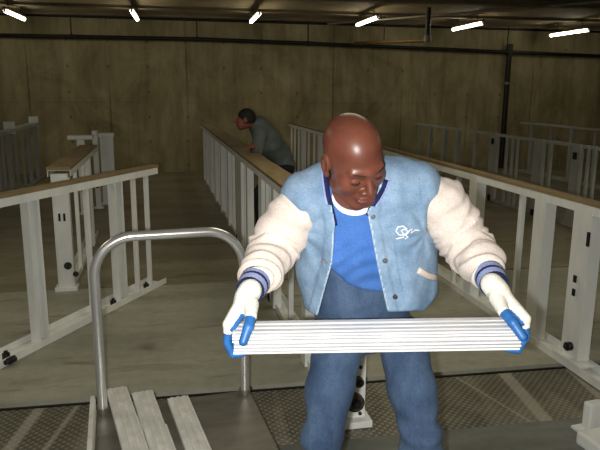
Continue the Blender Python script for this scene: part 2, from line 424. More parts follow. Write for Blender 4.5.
# roller end post
ep = empty('roller_end_post', (.742, 2.76, -.004), radians(2), 'white steel end post with two rollers, seen between the legs of the jacket man', 'post')
mb = MB()
prof = [(-.075, .03), (.075, .03), (.075, .94), (.02, .94), (.006, .35), (-.025, .20), (-.075, .10)]
vs = [(x, -.05, z) for x, z in prof]+[(x, -.042, z) for x, z in prof]; n = len(prof)
mb.add(vs, [list(range(n)), list(range(n, 2*n))[::-1]]+[(i, (i+1) % n, (i+1) % n+n, i+n) for i in range(n)])
mb.box(.055, .062, -.042, .05, .03, .94)
mb.build('post_plate', M['steel_white'], ep)
MB().box(-.10, .10, -.10, .09, -.004, .03, bev=.004).build('base_plate', M['steel_white'], ep)
def wheel(parent, x, y, z, r, w, name):
    o = MB().tube([(x, y, z), (x, y-w, z)], r, 28).build(name, M['rust'], parent)
    MB().tube([(x, y-w, z), (x, y-w-.004, z)], r*.62, 24, cap=True).tube([(x, y-w-.004, z), (x, y-w-.016, z)], r*.3, 12).build('hub', M['bolt'], o)
wheel(ep, .018, -.052, .118, .045, .03, 'roller')
wheel(ep, .034, -.052, .222, .024, .03, 'roller')
for (x, z) in ((-.045, .07), (.05, .05), (.045, .29), (.048, .38), (.045, .49)):
    MB().tube([(x, -.051, z), (x, -.058, z)], .009, 8).build('bolt', M['bolt'], ep)

# F: far right railing
fx = lambda Y: 4.53-.03*(Y-6)
Fs = [(5.2, .1), (5.6, .05), (6.36, .04), (6.48, .04), (6.68, .16), (7.2, .05), (7.45, .2), (7.97, .04), (8.1, .04), (8.25, .04), (8.6, .2), (9.2, .05), (9.8, .1), (10.3, .1), (10.9, .1), (11.4, .05)]
rF = railing('stud_railing', (fx(5.0), 5.0), (fx(11.7), 11.7), .07, [(Y-5, w) for Y, w in Fs], 'dim stud railing standing parallel behind the long right railing', sd=.05, so=-.03, cap=False, top_h=.035, mat='steel_dimmed')
for Y, z in ((6.68, .86), (8.6, .88), (7.45, .05), (8.6, .06)):
    MB().box(-.068, -.062, Y-5-.035, Y-5+.035, z-.05, z+.03).build('slot', M['slot'], rF)
rF2 = railing('stud_railing', (6.9, 7.0), (6.7, 11.9), .12, [(Y*.62+.2, .1 if Y % 2 else .05) for Y in range(8)], 'shadowy stud railing at the extreme right, beyond the dim one', sd=.05, cap=False, top_h=.03, mat='steel_dimmed')

# B: second left railing
bx = lambda Y: -.955-.03*(Y-5)
Bs = [(5.65, .05), (6.2, .05), (6.55, .12), (7.1, .05), (7.6, .1)]
rB = railing('stud_railing', (bx(5.08), 5.08), (bx(7.1), 7.1), .17, [(Y-5.08, w) for Y, w in Bs if Y < 7.05],
             'short left railing with wide tan cap, seen end-on behind the front left railing', trackw=.1, sd=.06, so=.04)
mb = MB().box(-.055, .055, 0, .01, .03, .93).box(-.062, -.052, 0, .07, .03, .93).box(.052, .062, 0, .07, .03, .93)
mb.build('end_post', M['steel_white'], rB)
MB().box(-.085, .085, -.04, .08, .0, .03, bev=.003).build('foot_plate', M['steel_white'], rB)
for sx in (-.018, .018): MB().box(sx-.008, sx+.008, -.004, .001, .56, .62).build('slot', M['slot'], rB)
MB().tube([(.02, 0, .20), (.02, -.012, .20)], .03, 12).build('bolt', M['bolt'], rB)
MB().tube([(.075, .0, .13), (.075, -.012, .13)], .022, 12).build('bolt', M['bolt'], rB)
MB().box(-.0, .08, -.03, .0, .86, .9).build('latch', M['steel_white'], rB)
def lone_post(x, y, w, h, label, plate=True, cap_w=None, rz=0):
    t = empty('steel_post', (x, y, 0), rz, label, 'post')
    MB().box(-w/2, w/2, -.005, .005, .02, h).box(-w/2, -w/2+.006, .005, .08, .02, h).box(w/2-.006, w/2, .005, .08, .02, h).build('post_channel', M['steel_white'], t)
    MB().box(-w/2-.03, w/2+.03, -.03, .1, 0, .02, bev=.003).build('base_plate', M['steel_white'], t)
    cw = cap_w or w
    MB().box(-cw/2, cw/2, -.03, .1, h, h+.05, bev=.004).build('head_plate', M['steel_white'], t)
    MB().tube([(0, -.005, .30), (0, -.02, .30)], .025, 10).build('bolt', M['bolt'], t)
    return t
lone_post(-1.05, 9.0, .17, .93, 'pale steel post with square head plate, tallest looking of those behind the left railing', cap_w=.2)
lone_post(-1.28, 8.3, .09, .95, 'narrow steel post left of the pale post, with wide head plate', cap_w=.3)
lone_post(-1.16, 8.7, .06, .98, 'thin dim steel post close beside the pale square headed post')

# G: far left railing
gx = lambda Y: -2.5-.03*(Y-9)
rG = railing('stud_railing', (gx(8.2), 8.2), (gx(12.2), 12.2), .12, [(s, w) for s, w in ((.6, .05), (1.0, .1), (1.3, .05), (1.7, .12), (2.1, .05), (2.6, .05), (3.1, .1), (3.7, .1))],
             'dim stud railing farthest to the left, near the rear wall', cap=False, sd=.05, mat='steel_dimmed')
for (Y, w) in ((10.1, .1), (11.95, .1)):
    MB().box(-.1, .05, Y-8.2, Y-8.2+.05, .9, 1.08).build('head_plate', M['steel_white'], rG)

# A: left railing set askew
a0 = (-1.68, 2.715); a1 = (-.25, 5.19)
LA = sqrt((a1[0]-a0[0])**2+(a1[1]-a0[1])**2)
def tA(t): # parameter along the measured stretch
    px, py = -1.1+.82*t, 3.72+1.43*t
    return sqrt((px-a0[0])**2+(py-a0[1])**2)
rA = railing('stud_railing', a0, a1, .07, [(tA(t), w) for t, w in ((-.45, .1), (-.15, .045), (.2, .095), (.515, .035), (.715, .10), (.85, .035), (.955, .035))],
             'front left stud railing set at an angle, reaching to the chrome trolley handle', trackw=.15, sd=.06)
for t in (.0, .62, .88): 
    s = tA(t); MB().tube([(.045, s, .02), (.045, s, .06)], .022, 10).tube([(.045, s, .06), (.045, s, .075)], .012, 6).build('bolt', M['bolt'], rA)
MB().tube([(.09, tA(-.02), .03), (.09, tA(-.02)+.05, .03)], .020, 12).tube([(.09, tA(-.02)-.02, .03), (.09, tA(-.02), .03)], .016, 8).build('bolt', M['bolt'], rA)

# bits at the lower right
hb = empty('hinge_bracket', (1.80, 2.38, -.004), radians(8), 'pale steel hinge block on the floor in the lower right corner of the picture', 'bracket')
MB().box(-.08, .12, -.14, .0, 0, .065, bev=.012).build('block', M['steel_white'], hb)
MB().box(.03, .12, .04, .09, 0, .15, bev=.01).build('upright', M['steel_white'], hb)
MB().box(.0, .13, .02, .12, 0, .012).build('base_plate', M['steel_white'], hb)

# ------------------------------------------------------------------ trolley
ta = radians(7)
tr = empty('platform_trolley', (-.071, 2.627, -.004), ta, 'low platform trolley with a shiny looped chrome handle, loaded with metal slats', 'trolley')
TW, TL, TZ = .335, .92, .224
mb = MB().box(-TW, TW, -TL, .03, TZ-.03, TZ, bev=.006).box(-TW, TW, -TL, .03, TZ-.055, TZ-.03)
mb.build('deck', M['deck'], tr)
hw, hr, ht = .309, .0205, .985; cr = .16
path = [(-hw, 0, TZ-.05), (-hw, 0, .5)]
for k in range(0, 13):
    a = pi-k*pi/24; path.append((-hw+cr+cr*cos(a), 0, ht-cr+cr*sin(a)))
for k in range(0, 13):
    a = pi/2-k*pi/24; path.append((hw-cr+cr*cos(a), 0, ht-cr+cr*sin(a)))
path += [(hw, 0, .5), (hw, 0, TZ-.05)]
MB().tube(path, hr, 24).build('handle', M['tube'], tr)
for sx in (-1, 1):
    MB().tube([(sx*hw, 0, TZ), (sx*hw, 0, TZ+.022)], .026, 20).build('handle_socket', M['deck'], tr)
    for sy in (-.82, -.1):
        c = MB().box(sx*.27-.04, sx*.27+.04, sy-.04, sy+.04, TZ-.065, TZ-.055).box(sx*.27-.026, sx*.27-.02, sy-.035, sy+.02, .05, TZ-.065).box(sx*.27+.02, sx*.27+.026, sy-.035, sy+.02, .05, TZ-.065).build('caster', M['bolt'], tr)
        MB().tube([(sx*.27-.017, sy-.015, .06), (sx*.27+.017, sy-.015, .06)], .0595, 24).build('wheel', M['dark'], c)

# ------------------------------------------------------------------ slats
def slat_mesh(L, mat, w=.092, h=.016):
    """shallow roll formed channel with three raised ribs"""
    t = .0016
    top = []
    def rib(c): return [(c-.010, h-.0028), (c-.006, h), (c+.006, h), (c+.010, h-.0028)]
    up = [(-w/2, 0), (-w/2, h-.003), (-w/2+.003, h-.0028)]
    for c in (-.026, 0, .026): up += rib(c)
    up += [(w/2-.003, h-.0028), (w/2, h-.003), (w/2, 0)]
    n = len(up)
    lo = []
    for i, (y, z) in enumerate(up):
        if i in (0, ): lo.append((y+t, z))
        elif i in (1, 2): lo.append((-w/2+t, h-.003-t) if i == 1 else (y+t*.3, z-t))
        elif i == n-1: lo.append((y-t, z))
        elif i == n-2: lo.append((w/2-t, h-.003-t))
        else: lo.append((y, z-t))
    mb = MB()
    vs = []
    for x in (-L/2, L/2): vs += [(x, y, z) for y, z in up]+[(x, y, z) for y, z in lo]
    m = 2*n; fs = []
    for i in range(n-1):
        fs += [(i, i+1, m+i+1, m+i), (n+i+1, n+i, m+n+i, m+n+i+1), (i+1, i, n+i, n+i+1), (m+i, m+i+1, m+n+i+1, m+n+i)]
    fs += [(0, m, m+n, n), (n-1, 2*n-1, m+2*n-1, m+n-1)]
    mb.add(vs, fs)
    return mb.build('metal_slat', mat)
# bundle in the man's hands
BC = np.array((.186, 1.463, .968)); BT = .0255
SLP = .0081
ords = ['lowest', 'second from the bottom', 'third from the bottom', 'third from the top', 'second from the top', 'topmost']
s0 = None
for k in range(6):
    o = slat_mesh(.683, M['slat'], h=.0079) if k == 0 else s0.copy()
    if k == 0: s0 = o
    else: C.objects.link(o)
    off = random.uniform(-.004, .004); oy = random.uniform(-.003, .003)
    c = BC+np.array((off, oy, k*SLP-.007))
    if k >= 3: c[2] += .0035   # the upper three sit apart from the lower three
    o.matrix_world = Matrix.Translation(to_world(c)) @ Matrix.Rotation(-YAW, 4, 'Z') @ Matrix.Rotation(-BT, 4, 'Y')
    tag(o, 'bright metal slat in the man\'s hands, %s of the six' % ords[k], 'metal slat', 'metal slats held by the man in the denim jacket')
d0 = None
TR = [((-.340, 2.775), 13, .0, 0, 'leftmost metal slat lying lengthwise on the trolley deck, beside the handle'),
      ((-.335, 2.12), 12.5, .0205, 0, 'metal slat lying on top of the leftmost one nearer the camera'),
      ((-.222, 2.72), 11.5, .0, 0, 'second metal slat from the left on the trolley deck'),
      ((-.245, 2.05), 11.5, .0205, 0, 'metal slat lying on top of the second one nearer the camera'),
      ((-.064, 2.64), 10.5, .0, 0, 'rightmost metal slat on the trolley, alone on the bare deck'),
      ((-.420, 2.56), 6, .0, 0, 'metal slat turned on edge against the left side of the trolley deck')]
SL = .70
for k, ((ex, ey), ang, dz, rl, lb) in enumerate(TR):
    o = slat_mesh(SL, M['slat_dusty'], h=.02) if k == 0 else d0.copy()
    if k == 0: d0 = o
    else: C.objects.link(o)
    a = radians(ang)
    if k == 1: ex, ey = -.340+sin(a)*.335, 2.775-cos(a)*.335
    if k == 3: ex, ey = -.222+sin(a)*.36, 2.72-cos(a)*.36
    # far end centre -> slat centre (slat runs toward the camera)
    c = Vector((ex+sin(a)*SL/2, ey-cos(a)*SL/2, TZ-.004+.0005+dz))
    Mx = Matrix.Translation(c) @ Matrix.Rotation(a-pi/2, 4, 'Z')
    if k == 5: Mx = Matrix.Translation(c+Vector((.0, 0, .046))) @ Matrix.Rotation(a-pi/2, 4, 'Z') @ Matrix.Rotation(radians(-90), 4, 'X')
    o.matrix_world = Mx
    tag(o, lb, 'metal slat', 'metal slats lying on the trolley')

# ------------------------------------------------------------------ signed distance modelling
def seg(Q, a, b):
    a = np.asarray(a, 'f4'); b = np.asarray(b, 'f4'); ab = b-a
    t = np.clip(((Q-a)@ab)/max(float(ab@ab), 1e-9), 0, 1)
    return t, Q-(a+t[..., None]*ab)
def capsule(Q, a, b, ra, rb=None):
    rb = ra if rb is None else rb
    t, d = seg(Q, a, b); return np.sqrt((d*d).sum(-1))-(ra+(rb-ra)*t)
def chain(Q, pts, rs, k=.0):
    d = None
    for i in range(len(pts)-1):
        e = capsule(Q, pts[i], pts[i+1], rs[i], rs[i+1])
        d = e if d is None else (smin(d, e, k) if k else np.minimum(d, e))
    return d
def ell(Q, c, r, R=None):
    q = Q-np.asarray(c, 'f4')
    if R is not None: q = q@R
    r = np.asarray(r, 'f4'); k0 = np.sqrt(((q/r)**2).sum(-1)); k1 = np.sqrt(((q/(r*r))**2).sum(-1))
    return k0*(k0-1)/np.maximum(k1, 1e-6)
def smin(a, b, k):
    h = np.clip(.5+.5*(b-a)/k, 0, 1); return b*(1-h)+a*h-k*h*(1-h)
def smax(a, b, k): return -smin(-a, -b, k)
def loft(Q, pts, ras, rbs, side=(1, 0, 0), k=.02):
    """flattened tube: ra across the side vector, rb across the other normal"""
    side = np.asarray(side, 'f4'); d = None
    for i in range(len(pts)-1):
        a = np.asarray(pts[i], 'f4'); b = np.asarray(pts[i+1], 'f4'); ax = (b-a)/np.linalg.norm(b-a)
        u = side-ax*(side@ax); u /= np.linalg.norm(u); w = np.cross(ax, u)
        t, q = seg(Q, a, b)
        ra = ras[i]+(ras[i+1]-ras[i])*t; rb = rbs[i]+(rbs[i+1]-rbs[i])*t
        U = q@u; V = q@w; X = q@ax; rm = np.minimum(ra, rb)
        e = (np.sqrt((U/ra)**2+(V/rb)**2+(X/rm)**2)-1)*rm
        d = e if d is None else smin(d, e, k)
    return d
def wave(Q, fs, seed=0):
    """cheap smooth pseudo noise in about -1..1"""
    rng = np.random.RandomState(seed); s = 0; tot = 0
    for f, a in fs:
        for j in range(3):
            k = rng.normal(size=3); k = k/np.linalg.norm(k)*f
            k2 = rng.normal(size=3); k2 = k2/np.linalg.norm(k2)*f*.7
            s = s+a*np.sin(Q@k.astype('f4')+rng.uniform(0, 6)+1.3*np.sin(Q@k2.astype('f4')+rng.uniform(0, 6))); tot += a
    return s/tot*1.5
def polymesh(fn, lo, hi, h):
    lo = np.asarray(lo, 'f4'); hi = np.asarray(hi, 'f4')
    n = np.ceil((hi-lo)/h).astype(int)+1
    D = np.empty(n, 'f4')
    ys = lo[1]+h*np.arange(n[1]); zs = lo[2]+h*np.arange(n[2])
    st = max(1, int(600000//(n[1]*n[2])))
    for i in range(0, n[0], st):
        xs = lo[0]+h*np.arange(i, min(i+st, n[0]))
        Q = np.stack(np.meshgrid(xs, ys, zs, indexing='ij'), -1).astype('f4')
        D[i:i+len(xs)] = fn(Q)
    # surface nets
    ins = D < 0
    c = np.zeros(n-1, 'i1')
    for a in (0, 1):
        for b in (0, 1):
            for e in (0, 1): c += ins[a:n[0]-1+a, b:n[1]-1+b, e:n[2]-1+e]
    act = (c > 0) & (c < 8); idx = -np.ones(n-1, 'i8'); ijk = np.argwhere(act); idx[act] = np.arange(len(ijk))
    acc = np.zeros((len(ijk), 3)); cnt = np.zeros(len(ijk))
    cor = [(a, b, e) for a in (0, 1) for b in (0, 1) for e in (0, 1)]
    for p in cor:
        for ax in range(3):
            if p[ax]: continue
            q = list(p); q[ax] = 1
            A = D[tuple((ijk+p).T)]; B = D[tuple((ijk+q).T)]
            m = (A < 0) != (B < 0)
            t = A/np.where(m, A-B, 1)
            pt = np.array(p, 'f8')[None]+np.zeros((len(ijk), 3)); pt[:, ax] = t
            acc[m] += pt[m]; cnt[m] += 1
    V = (ijk+acc/cnt[:, None])*h+lo
    Fs = []
    for ax in range(3):
        o1, o2 = [(1, 2), (2, 0), (0, 1)][ax]
        s0 = [slice(1, n[k]-1) for k in range(3)]; s0[ax] = slice(0, n[ax]-1)
        s1 = list(s0); s1[ax] = slice(1, n[ax])
        A = ins[tuple(s0)]; B = ins[tuple(s1)]
        e = np.argwhere(A != B); base = e+1; base[:, ax] -= 1
        fl = A[tuple(e.T)]
        def g(d1, d2):
            q = base.copy(); q[:, o1] -= d1; q[:, o2] -= d2; return idx[tuple(q.T)]
        q = np.stack([g(1, 1), g(0, 1), g(0, 0), g(1, 0)], 1)
        q[~fl] = q[~fl][:, ::-1]; Fs.append(q)
    return V, np.concatenate(Fs)
def sdf_obj(name, fn, lo, hi, h, mats, parent, base, matfn=None, smooth_it=1):
    V, Fq = polymesh(fn, lo, hi, h)
    if not isinstance(mats, (list, tuple)): mats = [mats]
    me = bpy.data.meshes.new(name)
    Vl = V-np.asarray(base)
    me.vertices.add(len(V)); me.vertices.foreach_set('co', Vl.astype('f4').ravel())
    me.loops.add(Fq.size); me.loops.foreach_set('vertex_index', Fq.astype('i4').ravel())
    me.polygons.add(len(Fq)); me.polygons.foreach_set('loop_start', np.arange(0, Fq.size, 4, dtype='i4'))
    for m in mats: me.materials.append(m)
    if matfn is not None:
        me.polygons.foreach_set('material_index', matfn(V[Fq].mean(1).astype('f4')).astype('i4'))
    me.update(calc_edges=True); me.validate()
    me.polygons.foreach_set('use_smooth', [True]*len(me.polygons))
    o = bpy.data.objects.new(name, me); C.objects.link(o)
    if parent: o.parent = parent
    return o
def poly2d(px, py, poly):
    """signed distance (negative inside) to a polygon"""
    d = np.full(px.shape, 1e9, 'f4'); inside = np.zeros(px.shape, bool); n = len(poly)
    for i in range(n):
        x0, y0 = poly[i]; x1, y1 = poly[(i+1) % n]
        ex, ey = x1-x0, y1-y0; wx = px-x0; wy = py-y0
        t = np.clip((wx*ex+wy*ey)/(ex*ex+ey*ey+1e-9), 0, 1)
        d = np.minimum(d, (wx-t*ex)**2+(wy-t*ey)**2)
        c = ((y0 <= py) & (py < y1)) | ((y1 <= py) & (py < y0))
        xc = x0+(py-y0)*(ex/(ey if abs(ey) > 1e-9 else 1e-9))
        inside ^= c & (px < xc)
    return np.where(inside, -np.sqrt(d), np.sqrt(d))
def front_uv(Q):
    """chest-front coordinates of the garment (measured outline units)"""
    x, y, z = Q[..., 0], Q[..., 1], Q[..., 2]
    Z = y*cos(PITCH)+(CAM_H-z)*sin(PITCH); dn = (CAM_H-z)*cos(PITCH)-y*sin(PITCH)
    u, v = x/Z, dn/Z
    u, v = u*cos(ROLL)-v*sin(ROLL), u*sin(ROLL)+v*cos(ROLL)
    return 300+F_PX*u, 225+F_PX*v, Z

# ------------------------------------------------------------------ the man in the denim jacket
BASE = np.array((.14, 1.98, 0.0))
man = empty('person', to_world(BASE), -YAW, 'person in a light denim jacket with cream sleeves, bending to hold a metal slat bundle', 'person')

# --- head
def rot(ax, a):
    return np.array(Matrix.Rotation(a, 3, ax), 'f4')
HC = P(353, 158.5, 1.66)
VIEW = Vector((0, cos(PITCH), -sin(PITCH)))
HR = np.array(Matrix.Rotation(radians(-14), 3, VIEW), 'f4')@rot('Z', radians(17))@rot('X', radians(39))*1.0
HS = .94
def head(Q):
    q = ((Q-HC.astype('f4'))@HR)/HS
    ax_ = np.abs(q[..., 0]); qm = np.stack([ax_, q[..., 1], q[..., 2]], -1)
    d = ell(q, (0, .012, .036), (.0775, .099, .086))
    d = smin(d, ell(q, (0, -.026, -.030), (.063, .068, .086)), .035)
    d = smin(d, ell(q, (0, -.068, -.098), (.028, .024, .022)), .03)
    d = smin(d, ell(qm, (.042, -.060, -.026), (.028, .025, .028)), .02)
    d = smin(d, capsule(qm, (0, -.090, .024), (.042, -.077, .024), .011, .009), .016)
    d = smin(d, capsule(qm, (.055, -.03, -.06), (.02, -.075, -.1), .02, .016), .03)
    d = smax(d, -ell(qm, (.034, -.1005, .001), (.018, .014, .0115)), .012)
    d = smin(d, ell(qm, (.0335, -.0775, -.001), (.0165, .0135, .0115)), .004)
    nose = capsule(q, (0, -.091, .008), (0, -.1125, -.030), .0075, .0125)
    nose = smin(nose, ell(qm, (.0155, -.102, -.034), (.010, .011, .0085)), .008)
    d = smin(d, nose, .010)
    d = smax(d, -ell(qm, (.009, -.110, -.0445), (.005, .006, .004)), .003)
    d = smin(d, ell(q, (0, -.087, -.060), (.032, .015, .020)), .012)
    d = smin(d, ell(q, (0, -.0985, -.0600), (.025, .0095, .0066)), .006)
    d = smin(d, ell(q, (0, -.0965, -.0735), (.023, .0095, .0076)), .006)
    d = smax(d, -capsule(qm, (0, -.107, -.0665), (.023, -.095, -.0675), .0022), .004)
    ear = ell(qm, (.0795, .012, -.004), (.010, .021, .033))
    ear = smax(ear, -ell(qm, (.088, .006, -.002), (.009, .011, .019)), .005)
    ear = smin(ear, ell(qm, (.078, .0, -.032), (.007, .009, .010)), .006)
    d = smin(d, ear, .006)
    return d*HS
def hpt(x, y, z): return HC+HR.astype('f8')@(np.array((x, y, z))*HS)

NB = P(356, 192, 1.80)      # neck base
PEL = P(362, 318, 2.02); WAI = P(358, 300, 2.00); CHE = P(358, 240, 1.90); UPC = P(360, 202, 1.83)
SHL = P(302, 202, 1.80); SHR = P(420, 194, 1.80)
ELL_, ELR = P(270, 243, 1.83), P(466, 240, 1.84)
WRL, WRR = P(247, 296, 1.585), P(497, 290, 1.60)
HIPL, HIPR = P(338, 340, 2.03), P(403, 340, 2.03)
KNL = P(322, 440, 1.96); KNR = P(421, 445, 1.97)
ANL = np.array((KNL[0]+.02, KNL[1]+.07, .10)); ANR = np.array((KNR[0]+.02, KNR[1]+.05, .10))

def hand(s, grow=0.0):
    """gloved hand gripping the end of the bundle, s=+1 right of picture"""
    if s > 0:
        W = WRR; ex = .186+.3415; z0 = 1.0
        K = [np.array((.545-.002*i, 1.452+.0200*i, 1.034-.003*i)) for i in range(4)]
        th = [W+np.array((-.008, -.03, -.012)), np.array((.492, 1.452, 1.053)), np.array((.505, 1.418, 1.036)), np.array((.524, 1.400, 1.008))]
        zt = .967
    else:
        W = WRL; ex = .186-.3415
        K = [np.array((-.171+.002*i, 1.452+.0200*i, 1.014-.003*i)) for i in range(4)]
        th = [W+np.array((.012, -.03, -.012)), np.array((-.116, 1.438, 1.040)), np.array((-.120, 1.412, 1.022)), np.array((-.131, 1.397, .992))]
        zt = .950
    prox, tips = [], []
    LN = [1.0, 1.08, 1.0, .86]
    for i, k in enumerate(K):
        l = LN[i]; sy = -.003+.0*i
        p1 = k+np.array((.004*s, sy, -.046*l))
        zz = zt-.0115
        p1[2] = max(p1[2], zz+.012)
        p2 = np.array((ex+s*.006, p1[1]+.001, zz-.002)) 
        p3 = np.array((ex-s*.018*l, p2[1]+.001, zz+.0005))
        prox.append((k, p1)); tips.append((p1, p2, p3))
    def white(Q):
        d = None
        # palm slab: from wrist to the row of knuckles
        for i, k in enumerate(K):
            a = W+np.array((0, -.012+.011*i, 0))
            e = capsule(Q, a, k, .019, .0145)
            d = e if d is None else smin(d, e, .014)
        d = smin(d, capsule(Q, W+(W-(K[1]+K[2])/2)*.25, W, .027, .0255), .02)
        for i, (a, b) in enumerate(prox):
            m = a+(b-a)*.35
            d = smin(d, capsule(Q, a, m, .0118, .0112), .005)
        d = smin(d, capsule(Q, th[0], th[1], .020, .0142), .01)
        return d-grow
    def blue(Q):
        d = None
        for (a, b), (p1, p2, p3) in zip(prox, tips):
            m = a+(b-a)*.25
            e = chain(Q, [m, b, p2, p3], [.0106, .0102, .0094, .0082])
            d = e if d is None else np.minimum(d, e)
        e = chain(Q, th[1:], [.0135, .0122, .0105], .004)
        d = np.minimum(d, e)
        # coated palm side, towards the bundle
        off = np.array((-s*.007, -.002, -.006))
        for i, k in enumerate(K[:3]):
            a = W+np.array((0, -.012+.011*i, 0))+(k-W)*.25
            d = np.minimum(d, capsule(Q, a+off, k+off, .0125, .0115))
        return d-grow
    return W, white, blue, K, th

def body(Q):
    d = loft(Q, [PEL, WAI, CHE, UPC], [.13, .125, .142, .135], [.09, .085, .095, .085], k=.04)
    d = smin(d, capsule(Q, SHL, SHR, .055), .05)
    d = smin(d, capsule(Q, NB+np.array((0, .02, -.02)), HC+np.array((-.005, .045, -.02)), .06, .054), .04)
    for s, a, b, c in ((-1, SHL, ELL_, WRL), (1, SHR, ELR, WRR)):
        d = smin(d, chain(Q, [a, b, c], [.046, .034, .022], .02), .03)
    for a, b, c in ((HIPL, KNL, ANL), (HIPR, KNR, ANR)):
        d = smin(d, chain(Q, [a, b, c], [.058, .040, .030], .02), .02)
        d = smin(d, capsule(Q, c+np.array((0, .02, -.045)), c+np.array((0, -.14, -.062)), .036, .028), .02)
    return d
bodymesh_lo = np.minimum.reduce([ANL, ANR, WRL, WRR, HC])-.2
bodymesh_hi = np.maximum.reduce([PEL, HIPL, HIPR, HC, WRR])+.2
def hands_in(Q):
    d = None
    for s in (-1, 1):
        W, w, b, K, th = hand(s, -.0025)
        e = smin(w(Q), b(Q), .004)
        d = e if d is None else np.minimum(d, e)
    return d
def body_all(Q): return smin(smin(body(Q), hands_in(Q), .01), head(Q), .02)
# fine upper part (head, arms and hands) and coarser lower part share one mesh
def whole_body(name, parent):
    V1, F1 = polymesh(lambda Q: np.maximum(smin(body(Q), head(Q), .02), (HC[2]-.22)-Q[..., 2]), HC-np.array((.16, .16, .24)), HC+np.array((.16, .2, .16)), .0026)
    V2, F2 = polymesh(lambda Q: np.maximum(body_all(Q), Q[..., 2]-(HC[2]-.16)), (-.30, 1.30, -.02), (.68, 2.25, HC[2]-.10), .0075)
    V = np.concatenate([V1, V2]); Fq = np.concatenate([F1, F2+len(V1)])
    me = bpy.data.meshes.new(name)
    me.vertices.add(len(V)); me.vertices.foreach_set('co', (V-BASE).astype('f4').ravel())
    me.loops.add(Fq.size); me.loops.foreach_set('vertex_index', Fq.astype('i4').ravel())
    me.polygons.add(len(Fq)); me.polygons.foreach_set('loop_start', np.arange(0, Fq.size, 4, dtype='i4'))
    me.materials.append(M['skin']); me.materials.append(M['skin_lip'])
    c = V[Fq].mean(1).astype('f4'); q = ((c-HC.astype('f4'))@HR)/HS; qm = np.abs(q[:, 0])
    lip = (np.minimum(ell(q, (0, -.0985, -.0600), (.027, .012, .0068)), ell(q, (0, -.0965, -.0735), (.025, .012, .0080))) < .0005)
    me.polygons.foreach_set('material_index', lip.astype('i4'))
    me.update(calc_edges=True); me.validate()
    me.polygons.foreach_set('use_smooth', [True]*len(me.polygons))
    o = bpy.data.objects.new(name, me); C.objects.link(o); o.parent = parent
    return o
whole_body('body', man)
# brows and lashes
for s in (-1, 1):
    pts = [hpt(s*x, y, z)-BASE for x, y, z in ((.014, -.1015, .0255), (.026, -.100, .030), (.038, -.0935, .0305), (.048, -.084, .0265))]
    MB().tube(pts, [.0012, .0022, .0020, .0008], 8).build('eyebrow', M['hair'], man)
    pts = [hpt(s*x, y, z)-BASE for x, y, z in ((.020, -.0855, -.006), (.027, -.0895, -.0078), (.034, -.0908, -.0082), (.041, -.0890, -.0075), (.048, -.0835, -.0055))]
    MB().tube(pts, [.0012, .0022, .0026, .0022, .0012], 8).build('eyelashes', M['hair'], man)

# --- T-shirt
SW = np.array((0, 0, 0))
def tee_solid(Q):
    d = loft(Q, [P(360, 322, 1.99), P(358, 290, 1.975), P(358, 240, 1.885), P(360, 205, 1.83)], [.150, .155, .165, .155], [.118, .128, .122, .10], k=.05)
    d = smin(d, capsule(Q, SHL, SHR, .062), .05)
    d = smin(d, capsule(Q, NB+np.array((0, .02, -.03)), NB+np.array((-.002, .0, .03)), .072, .066), .03)
    return d
def tee(Q):
    d = tee_solid(Q)
    u, v, Z = front_uv(Q)
    fold = np.exp(-((v-262)/26.)**2)*np.sin((v+.28*(u-360)+5*np.sin(u*.09))*.42)*.0028
    fold += .002*np.sin((u+.35*v)*.22+1.5*np.sin(v*.06))*np.clip((v-215)/40, 0, 1)
    d = d+fold
    # hem: rises toward the left of the picture
    hem = [(290, 262), (325, 264), (334, 271), (348, 284), (365, 290), (395, 293), (440, 290), (440, 420), (290, 420)]
    d = smax(d, -poly2d(u, v, hem)*Z/F_PX, .006)
    d = np.maximum(d, -(d+.010)) if False else d
    # neck hole
    d = smax(d, -ell(Q, hpt(0, -.035, -.115), (.062, .055, .055)), .008)
    return d
sdf_obj('t_shirt', tee, (-.12, 1.50, .88), (.48, 2.12, 1.47), .005, M['tee'], man, BASE)
# white undershirt showing at the neck
def under(Q):
    d = tee_solid(Q)+.004
    d = smax(d, -ell(Q, hpt(0, -.030, -.105), (.058, .052, .052)), .006)
    return np.maximum(d, (NB[2]-.12)-Q[..., 2])
sdf_obj('undershirt', under, (-.02, 1.52, 1.12), (.32, 1.98, 1.44), .004, M['undershirt'], man, BASE)

